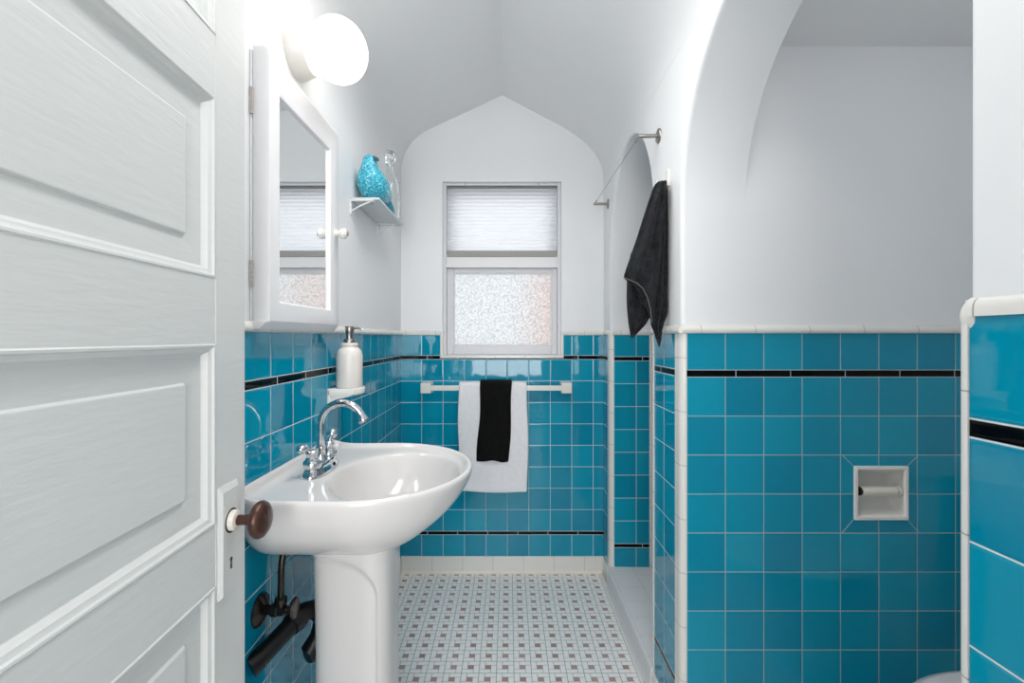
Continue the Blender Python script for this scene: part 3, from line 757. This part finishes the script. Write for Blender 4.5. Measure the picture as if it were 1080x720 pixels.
# pedestal column
bm = NB(); rings = []
PX, hw, hx = -.377, .086, .0935
def sm(t): t = max(0, min(1, t)); return t * t * (3 - 2 * t)
NZ, NT = 110, 160
for j in range(NZ + 1):
    z = .745 * j / NZ
    sc = 1.0 + .30 * (1 - sm(z / .12)) + .05 * sm((z - .45) / .3) + .02 * sm((z - .66) / .08)
    # front boundary of the recessed side panel
    if z < .597: xc = -.304
    elif z < .692: q = (z - .597) / .095; xc = -.304 - .120 * (1 - math.sqrt(max(0, 1 - q * q)))
    else: xc = -.60
    r = []
    for i in range(NT):
        t = 2 * PI * i / NT; c, s = math.cos(t), math.sin(t); e = 2 / 3.6
        x = PX + hx * sc * math.copysign(abs(c) ** e, c); yy = hw * sc * math.copysign(abs(s) ** e, s)
        k = sm((xc - x) / .010) * sm((.70 - z) / .02) * sm((z - .10) / .03)
        yy -= math.copysign(.007 * k, yy) if abs(yy) > .03 else 0
        r.append((x, SY + yy, z))
    rings.append(r)
loft(bm, rings); obj('pedestal_column', bm, PORC, sink, smooth=True, angle=80)

# faucet
FX, FY, FZ = -.475, 1.165, .8735
fa = thing('faucet', 'chrome gooseneck faucet with two ball levers on the sink deck', 'faucet', (FX, FY, FZ))
bm = NB(); rings = []
for sc, z in ((1.0, -.003), (1.0, .003), (.97, .006), (.86, .012), (.80, .018), (.78, .024), (.72, .027)):
    r = []
    for i in range(56):
        t = 2 * PI * i / 56; c, s = math.cos(t), math.sin(t)
        r.append((FX + .030 * sc * math.copysign(abs(c) ** .75, c), FY + .083 * sc * (1 + (1 - sc) * .4) * math.copysign(abs(s) ** .8, s), FZ + z))
    rings.append(r)
loft(bm, rings); obj('faucet_base', bm, CHROME, fa, smooth=True, angle=50)
bm = NB(); lathe(bm, [(.016, .024), (.0155, .030), (.012, .036), (.0115, .052), (.013, .054), (.013, .058), (.010, .060)], (FX, FY, FZ), (0, 0, 1), 28)
obj('spout_collar', bm, CHROME, fa, smooth=True)
pts = [(FX, FY, FZ + .045), (FX, FY, FZ + .08)]
rc = .054; cz = .989
for i in range(25):
    a = PI - math.radians(160) * i / 24
    pts.append((FX + rc + rc * math.cos(a), FY, cz + rc * math.sin(a)))
bm = NB(); tube(bm, pts, .0092, 20); gs = obj('gooseneck_spout', bm, CHROME, fa, smooth=True)
e1 = Vector(pts[-1]); d = (e1 - Vector(pts[-2])).normalized()
bm = NB(); lathe(bm, [(.0093, -.008), (.0105, -.002), (.0130, .006), (.0135, .012), (.0115, .015), (.006, .015)], e1, d, 24); obj('aerator', bm, CHROME, gs, smooth=True)
for sgn in (-1, 1):
    hy = FY + sgn * .051
    bm = NB(); lathe(bm, [(.0205, .020), (.0215, .028), (.021, .034), (.016, .040), (.0125, .046), (.0135, .050), (.0155, .055), (.0125, .061), (.006, .064), (.001, .0645)], (FX, hy, FZ), (0, 0, 1), 28)
    h = obj('handle', bm, CHROME, fa, smooth=True)
    if sgn < 0: lp = [(FX, hy, FZ + .056), (FX - .006, hy - .012, FZ + .066), (FX - .012, hy - .026, FZ + .072)]
    else: lp = [(FX, hy, FZ + .056), (FX + .002, hy + .006, FZ + .068), (FX + .004, hy + .014, FZ + .079)]
    bm = NB(); tube(bm, lp, [.0065, .0055, .007], 14); ellipsoid(bm, lp[-1], (.0125, .0165, .0115) if sgn < 0 else (.0135, .0135, .0135)); obj('lever', bm, CHROME, h, smooth=True)

# shut-off valve and supply tube
vv = thing('shutoff_valve', 'tarnished shutoff valve and supply tube under the sink', 'valve', (XL, 1.018, .606))
bm = NB(); lathe(bm, [(.036, .0), (.036, .003), (.030, .009), (.018, .013), (.012, .014)], (XL, 1.018, .606), (1, 0, 0), 32); obj('wall_flange', bm, OLDMET, vv, smooth=True)
bm = NB(); lathe(bm, [(.010, 0), (.010, .026), (.014, .028), (.014, .040), (.012, .042), (.012, .056), (.008, .058), (.006, .072)], (XL, 1.018, .606), (1, 0, 0), 24)
lathe(bm, [(.009, 0), (.010, .014), (.013, .016), (.013, .026), (.008, .030)], (-.503, 1.018, .606), (0, 0, 1), 20); obj('valve_body', bm, OLDMET, vv, smooth=True)
bm = NB(); lathe(bm, [(.004, .068), (.020, .069), (.023, .073), (.021, .078), (.006, .080)], (XL, 1.018, .606), (1, .1, 0), 28, sy=1.0); obj('valve_handle', bm, OLDMET, vv, smooth=True)
bm = NB(); tube(bm, [(-.503, 1.018, .632), (-.503, 1.02, .70), (-.503, 1.04, .76), (-.497, 1.09, .80)], .0075, 14); obj('supply_tube', bm, OLDMET, vv, smooth=True)
# second valve behind the pedestal edge
v2 = thing('shutoff_valve', 'half hidden shutoff valve behind the sink pedestal', 'valve', (XL, 1.29, .66))
bm = NB(); lathe(bm, [(.034, .0), (.034, .003), (.028, .008), (.012, .012), (.011, .055), (.020, .058), (.022, .064), (.006, .070)], (XL, 1.27, .655), (1, 0, 0), 28); obj('valve_body', bm, OLDMET, v2, smooth=True)
bm = NB(); tube(bm, [(-.505, 1.27, .655), (-.505, 1.27, .74), (-.50, 1.22, .80)], .0075, 12); obj('supply_tube', bm, OLDMET, v2, smooth=True)

# drain pipe
dr = thing('drain_pipe', 'black plastic drain trap running from the pedestal to the wall', 'pipe', (-.50, 1.05, .50))
bm = NB(); tube(bm, [(-.538 + .041 * i / 10, .990 + .088 * i / 10, .514 + .034 * i / 10) for i in range(11)], .0205, 28); obj('trap_arm', bm, ABS, dr, smooth=True)
bm = NB(); tube(bm, [(-.5495, .978, .508), (-.536, .994, .516)], [.025, .0225], 24); obj('wall_collar', bm, ABS, dr, smooth=True)
bm = NB(); tube(bm, [(-.503, 1.062, .543), (-.499, 1.073, .546), (-.493, 1.088, .551)], [.0235, .026, .026], 24); obj('slip_nut', bm, ABS, dr, smooth=True)
pp = [(-.497, 1.078, .548), (-.487, 1.10, .553), (-.475, 1.12, .548), (-.466, 1.135, .530), (-.462, 1.145, .505), (-.466, 1.13, .475), (-.478, 1.11, .455), (-.480, 1.12, .44), (-.465, 1.16, .44), (-.43, 1.19, .47), (-.42, 1.19, .55), (-.42, 1.18, .69)]
bm = NB(); tube(bm, pp, .0215, 20); obj('trap_bend', bm, ABS, dr, smooth=True)

# ------------------------------------------------------------------ towel bar and the two towels
YR = 2.318; kb_ = YR / 485
ZR = 1.208 - (409 - 356) * kb_
tb = thing('towel_bar', 'white ceramic towel bar on the tiled end wall', 'towel bar', (-.05, YB, ZR))
for px in (449.5, 597.5):
    x = (px - 536) * kb_; bm = NB()
    rings = []
    for hwid, y in ((.028, YB + .001), (.028, YB - .006), (.024, YB - .014), (.0235, YB - .030), (.026, YB - .050), (.0265, YB - .062), (.024, YB - .066)):
        rings.append([(x + a * hwid, y, ZR + b * hwid) for a, b in ((-1, -1), (1, -1), (1, 1), (-1, 1))])
    loft(bm, rings); obj('bar_post', bm, CERAM, tb, bevel=.003)
obj('bar_rod', bx((452 - 536) * kb_, (595 - 536) * kb_, YR - .009, YR + .009, ZR - .013, ZR + .013), CERAM, tb, bevel=.003)

def draped(name, xl0, xr0, xlb, xrb, ztop, zbot, yfront, yback, zback, mat, label, off, hem, seed, thk=.007):
    rows = []
    nU = 26
    path = []
    for i in range(13): path.append((yback, zback + (ztop - .016 - zback) * i / 12, -1 + i / 12))
    for i in range(1, 8):
        a = PI * i / 8; c = (yback + yfront) / 2; r = (yback - yfront) / 2
        path.append((c + r * math.cos(a), ztop - .016 + .016 * math.sin(a), 0))
    for i in range(41): path.append((yfront, ztop - .016 + (zbot - ztop + .016) * i / 40, i / 40))
    bm = NB(); rings = []
    for (y, z, f) in path:
        ff = max(0, f); r = []
        for k in range(nU + 1):
            u = k / nU
            xl = xl0 + (xlb - xl0) * ff + .004 * math.sin(ff * 7 + seed); xr = xr0 + (xrb - xr0) * ff + .004 * math.sin(ff * 6 + seed * 2)
            x = xl + (xr - xl) * u
            w = noise.noise(Vector((u * 3.1 + seed, z * 4, seed))) * .010 * abs(f) + .0025 * math.sin(u * 9 + seed + ff * 2) * abs(f)
            zz = z + (noise.noise(Vector((u * 3, seed, 1))) * .012) * (ff ** 3)
            yy = min(y + (w if f >= 0 else -abs(w) * .3), YB - .010 - off)
            r.append((x, yy - .0016 * (1 if hem and abs(zz - hem) < .007 else 0), zz))
        rings.append(r)
    loft(bm, rings, closed=False, cap=False)
    o = obj(name, bm, mat, None, smooth=True, angle=180)
    md = o.modifiers.new('sol', 'SOLIDIFY'); md.thickness = thk; md.offset = 0
    md = o.modifiers.new('sub', 'SUBSURF'); md.levels = 1; md.render_levels = 2
    tag(o, label, 'towel'); return o
kf = 2.298 / 485
draped('bath_towel', (483.3 - 536) * kf, (556.5 - 536) * kf, (484 - 536) * kf, (556.5 - 536) * kf, 1.208 - 46.5 * kf - .009, 1.208 - (518 - 356) * kf, YR - .020, YR + .020, .62, TW, 'white towel folded over the towel bar, under a black one', 0, 1.208 - (481 - 356) * kf, 2.3, .019)
draped('hand_towel', (507 - 536) * kf, (540.5 - 536) * kf, (503.0 - 536) * kf, (536.5 - 536) * kf, 1.208 - 44 * kf - .006, 1.208 - (485.5 - 356) * kf, YR - .035, YR + .034, .74, TB, 'narrow black towel folded over the white towel on the bar', 0, 1.208 - (480 - 356) * kf, 5.1)

# ------------------------------------------------------------------ recessed paper holder
hc = ((hx0 + hx1) / 2, 1.304, (hz0 + hz1) / 2)
hd = thing('paper_holder', 'white ceramic recessed toilet paper holder with bare roller', 'toilet paper holder', hc)
bm = NB()
def rr(x0, x1, z0, z1, y, n=6, r=.004):
    pts = []
    for cx, cz, a0 in ((x1 - r, z1 - r, 0), (x0 + r, z1 - r, 90), (x0 + r, z0 + r, 180), (x1 - r, z0 + r, 270)):
        for i in range(n): 
            a = math.radians(a0 + 90 * i / (n - 1)); pts.append((cx + r * math.cos(a), y, cz + r * math.sin(a)))
    return pts
rings = [rr(hx0, hx1, hz0, hz1, 1.306), rr(hx0, hx1, hz0, hz1, 1.300), rr(hx0 + .002, hx1 - .002, hz0 + .002, hz1 - .002, 1.298), rr(hx0 + .009, hx1 - .009, hz0 + .009, hz1 - .009, 1.298),
         rr(hx0 + .0125, hx1 - .0125, hz0 + .0125, hz1 - .0125, 1.302)]
for i in range(1, 8):
    a = i / 7; ins = .013 + .030 * (1 - math.cos(a * PI / 2)); rings.append(rr(hx0 + ins * .7, hx1 - ins * .7, hz0 + ins, hz1 - ins, 1.302 + .048 * math.sin(a * PI / 2), r=.006 + .03 * a))
loft(bm, rings, True, False); bm.faces.ensure_lookup_table()
bm.faces.new([v for v in bm.verts][-24:])
obj('recess_dish', bm, CERAM, hd, smooth=True, angle=40)
zr = kz(518.5, 1.305)
bm = NB(); lathe(bm, [(.001, -.0575), (.006, -.0575), (.006, -.050), (.013, -.0495), (.0135, -.046), (.0135, .046), (.013, .0495), (.006, .050), (.006, .0575), (.001, .0575)], (hc[0] - .001, 1.313, zr), (1, 0, 0), 32)
obj('roller', bm, OFFW, hd, smooth=True)
for s in (-1, 1):
    bm = NB(); lathe(bm, [(.013, -.004), (.013, .004), (.009, .004)], (hc[0] + s * .0565, 1.313, zr), (s, 0, 0), 20); obj('roller_socket', bm, OLDMET if s < 0 else OFFW, hd, smooth=True)

# ------------------------------------------------------------------ shower curtain wire
cw = thing('curtain_wire', 'steel wire strung between two wall standoffs before shower arch', 'curtain rod', (XR, 1.88, 1.865))
tips = []
for (y, L) in ((1.50, .066), (2.262, .070)):
    bm = NB(); lathe(bm, [(.024, 0), (.024, .003), (.022, .006), (.010, .0065)], (XR + .003, y, 1.866), (-1, 0, 0), 36); obj('wall_flange', bm, NICKEL, cw, smooth=True)
    bm = NB(); lathe(bm, [(.0065, .004), (.0065, L - .004), (.005, L)], (XR, y, 1.866), (-1, 0, 0), 20); obj('standoff_arm', bm, NICKEL, cw, smooth=True)
    tips.append((XR - L + .004, y, 1.866))
bm = NB(); tube(bm, [tips[0], tips[1]], .0011, 8); obj('wire', bm, NICKEL, cw)
for t, s in ((tips[0], 1), (tips[1], -1)):
    bm = NB(); tube(bm, [(t[0], t[1] + s * .003, t[2]), (t[0] - .001 * s, t[1] + s * .05, t[2])], .0035, 10); obj('wire_tensioner', bm, NICKEL, cw, smooth=True)

# ------------------------------------------------------------------ charcoal towel on its hook
hk = thing('towel_hook', 'small white wall hook holding up the charcoal towel', 'hook', (XR, 1.415, 1.69))
bm = NB(); box(bm, XR - .003, XR + .004, 1.403, 1.427, 1.672, 1.722); hp = obj('hook_plate', bm, CERAM, hk, bevel=.002)
bm = NB(); tube(bm, [(XR, 1.415, 1.682), (XR - .018, 1.415, 1.676), (XR - .030, 1.415, 1.680), (XR - .034, 1.415, 1.692)], .0035, 10); obj('hook_arm', bm, CERAM, hk, smooth=True)
YT = 1.405; kt = YT / 485
def lobe(bm, rows, yc, thick, seed, n=36):
    rings = []
    # densify
    dense = []
    for a, b in zip(rows, rows[1:]):
        m = 5
        for i in range(m): t = i / m; dense.append(tuple(a[k] + (b[k] - a[k]) * t for k in range(len(a))))
    dense.append(rows[-1])
    for row in dense:
        py_l, py_r, xl, xr = row[0], row[1], row[2], row[3]; th = row[4]
        r = []
        for i in range(n):
            a = 2 * PI * i / n
            u = .5 - .5 * math.cos(a)
            px = xl + (xr - xl) * u; py = py_l + (py_r - py_l) * u
            x = (px - 536) * kt; z = 1.208 - (py - 356) * kt
            fold = .007 * math.sin(u * 14 + seed + py * .02) * min(1, (xr - xl) / 15) 
            yy = yc + th * math.sin(a) * -1 + fold + .004 * noise.noise(Vector((x * 30, z * 12, seed)))
            x += .002 * noise.noise(Vector((seed, z * 25, a)))
            r.append((min(x, XR - .004), yy, z))
        rings.append(r)
    loft(bm, rings)
bm = NB()
# front left fold: (y at left, y at right, x left, x right, half thickness)
lobe(bm, [(193, 192, 693, 700, .006), (196, 194, 689, 701, .014), (203, 203, 685.5, 700.5, .020), (220, 220, 680, 699, .022), (245, 246, 672.5, 697.5, .023), (270, 273, 664, 696, .024), (284, 291, 659.5, 694, .022), (290, 309, 657.5, 692, .018), (292.5, 326, 657.5, 690, .014), (296, 343, 663, 689, .008), (303, 347, 672, 688.5, .004)], 1.391, 0, 1.0)
# piece hanging behind and below it, pointed end
lobe(bm, [(262, 262, 668, 692, .010), (290, 290, 663.5, 692, .014), (312, 312, 662.5, 691, .014), (328, 330, 663, 689, .013), (340, 342, 664, 682.5, .011), (349, 350, 665.5, 675, .008), (356, 356.5, 667, 669, .003)], 1.425, 0, 3.0)
# right-hand hanging part with two points
lobe(bm, [(192, 193, 698, 703, .006), (195, 195, 696, 705.5, .014), (205, 205, 694, 706, .020), (240, 240, 690, 707, .022), (280, 280, 688.5, 708, .022), (310, 310, 688, 708.3, .021), (328, 328, 687.5, 708, .018), (342, 340, 688, 703, .015), (350, 349, 691.5, 700, .010), (360, 359, 694.5, 699, .007), (366, 366, 696.3, 697.6, .002)], 1.418, 0, 6.0)
ct = obj('hanging_towel', bm, TG, None, sub=1)
tag(ct, 'charcoal grey towel hanging in folds from a wall hook', 'towel')
bm = NB()
P_ = [(657.8, 292.5), (663, 295), (671, 298), (678, 304), (683, 314), (686, 326), (687.5, 340)]
tube(bm, [((a - 536) * (1.362 + .010 * i / 6) / 485, 1.362 + .010 * i / 6, 1.208 - (b - 356) * (1.362 + .010 * i / 6) / 485) for i, (a, b) in enumerate(P_)], .0020, 8)
hm = obj('towel_hem', bm, surf('charcoal_hem', (.09, .09, .095), .8, nscale=300), ct, smooth=True)

# ------------------------------------------------------------------ toilet in the alcove
TYc = .905
to = thing('toilet', 'white toilet with closed lid in the alcove at bottom right corner', 'toilet', (1.25, TYc, 0))
def egg(cx, ax_f, ax_b, b, z, n=48):
    return [(cx - (ax_f if math.cos(t) > 0 else ax_b) * math.cos(t), TYc + b * math.sin(t), z) for t in [2 * PI * i / n for i in range(n)]]
bm = NB(); loft(bm, [egg(1.16, .16, .2, .12, 0), egg(1.16, .15, .2, .11, .10), egg(1.15, .18, .2, .12, .2), egg(1.12, .25, .2, .17, .32), egg(1.10, .27, .21, .185, .37), egg(1.10, .27, .21, .185, .385)]); obj('bowl', bm, PORC, to, sub=1)
bm = NB(); loft(bm, [egg(1.10, .278, .2, .190, .386), egg(1.10, .28, .2, .193, .392), egg(1.10, .278, .2, .190, .400)]); obj('seat', bm, PORC, to, smooth=True, angle=60)
bm = NB(); loft(bm, [egg(1.10, .276, .2, .190, .401), egg(1.10, .28, .2, .195, .406), egg(1.10, .278, .2, .193, .414), egg(1.10, .26, .19, .178, .420), egg(1.10, .15, .12, .10, .424)]); obj('lid', bm, PORC, to, smooth=True, angle=60)
bm = NB(); loft(bm, [[(x, y, z) for x, y in ((1.38, TYc - w), (1.59, TYc - w), (1.59, TYc + w), (1.38, TYc + w))] for w, z in ((.20, .37), (.22, .40), (.235, .74))]); tk = obj('tank', bm, PORC, to, bevel=.015)
obj('tank_lid', bx(1.365, 1.595, TYc - .245, TYc + .245, .742, .775), PORC, to, bevel=.01)
bm = NB(); tube(bm, [(1.375, TYc - .17, .68), (1.36, TYc - .17, .68), (1.355, TYc - .13, .675), (1.355, TYc - .09, .67)], .006, 10); obj('flush_lever', bm, CHROME, to, smooth=True)

# ------------------------------------------------------------------ light
world = bpy.data.worlds.new('World'); bpy.context.scene.world = world; world.use_nodes = True
nt = world.node_tree; bg = nt.nodes['Background']
tc = N(nt, 'ShaderNodeTexCoord'); sp = N(nt, 'ShaderNodeSeparateXYZ'); nt.links.new(tc.outputs['Generated'], sp.inputs[0])
cr = N(nt, 'ShaderNodeValToRGB'); mr = N(nt, 'ShaderNodeMapRange'); mr.inputs[1].default_value = -.3; mr.inputs[2].default_value = .8
nt.links.new(sp.outputs[2], mr.inputs[0]); nt.links.new(mr.outputs[0], cr.inputs[0])
# hall behind the camera
bm = NB(); box(bm, -1.2, -1.1, -1.8, .05, 0, 2.6); box(bm, 1.1, 1.2, -1.8, .05, 0, 2.6); box(bm, -1.2, 1.2, -1.9, -1.8, 0, 2.6); box(bm, -1.1, -.65, -.05, .05, 0, 2.6); box(bm, .5, 1.1, -.05, .05, 0, 2.6)
struct('wall_hall', bm, PLASTER)
struct('ceiling', bx(-1.2, 1.2, -1.9, .05, 2.6, 2.7), PLASTER, label='hall ceiling'); struct('floor', bx(-1.2, 1.2, -1.9, 0, -.05, 0), FLOORM, label='hall floor')
def lamp(name, loc, power, rad, col):
    l = bpy.data.lights.new(name, 'POINT'); l.energy = power; l.shadow_soft_size = rad; l.color = col
    o = bpy.data.objects.new(name, l); C.objects.link(o); o.location = loc
l = bpy.data.lights.new('ceiling_fill', 'AREA'); l.shape = 'RECTANGLE'; l.size = .26; l.size_y = .95; l.spread = math.radians(155); l.energy = 5.8; l.color = (1, .98, .96)  # unseen fill added under the ridge to brighten the room, no fixture
o = bpy.data.objects.new('ceiling_fill', l); C.objects.link(o); o.location = (-.03, .98, 2.34)
l = bpy.data.lights.new('hall_fill', 'AREA'); l.shape = 'RECTANGLE'; l.size = 1.0; l.size_y = 1.3; l.energy = 24; l.color = (1, .98, .96)  # added fill behind the camera, balances the door against the far end
o = bpy.data.objects.new('hall_fill', l); C.objects.link(o); o.location = (0, -1.5, 1.35); o.rotation_euler = (PI / 2, 0, 0)
lamp('alcove_fill', (1.15, .62, 1.92), 1.2, .10, (.97, .98, 1))  # hidden fill added to lift the toilet alcove
cr.color_ramp.elements[0].color = (.78, .80, .80, 1); cr.color_ramp.elements[1].color = (.92, .97, 1.0, 1)
nt.links.new(cr.outputs[0], bg.inputs[0]); bg.inputs[1].default_value = 1.85

# ------------------------------------------------------------------ camera
cam = bpy.data.cameras.new('camera'); co = bpy.data.objects.new('camera', cam); C.objects.link(co)
co.location = (0, 0, 1.208); co.rotation_euler = (PI / 2, 0, 0)
cam.sensor_width = 36; cam.lens = 36 * 485 / 1080; cam.shift_x = 4 / 1080; cam.shift_y = -4 / 1080; cam.clip_start = .01
sc = bpy.context.scene; sc.camera = co
sc.view_settings.view_transform = 'Standard'; sc.view_settings.look = 'None'
sc.view_settings.gamma = 1; sc.view_settings.use_curve_mapping = False; sc.view_settings.exposure = .70
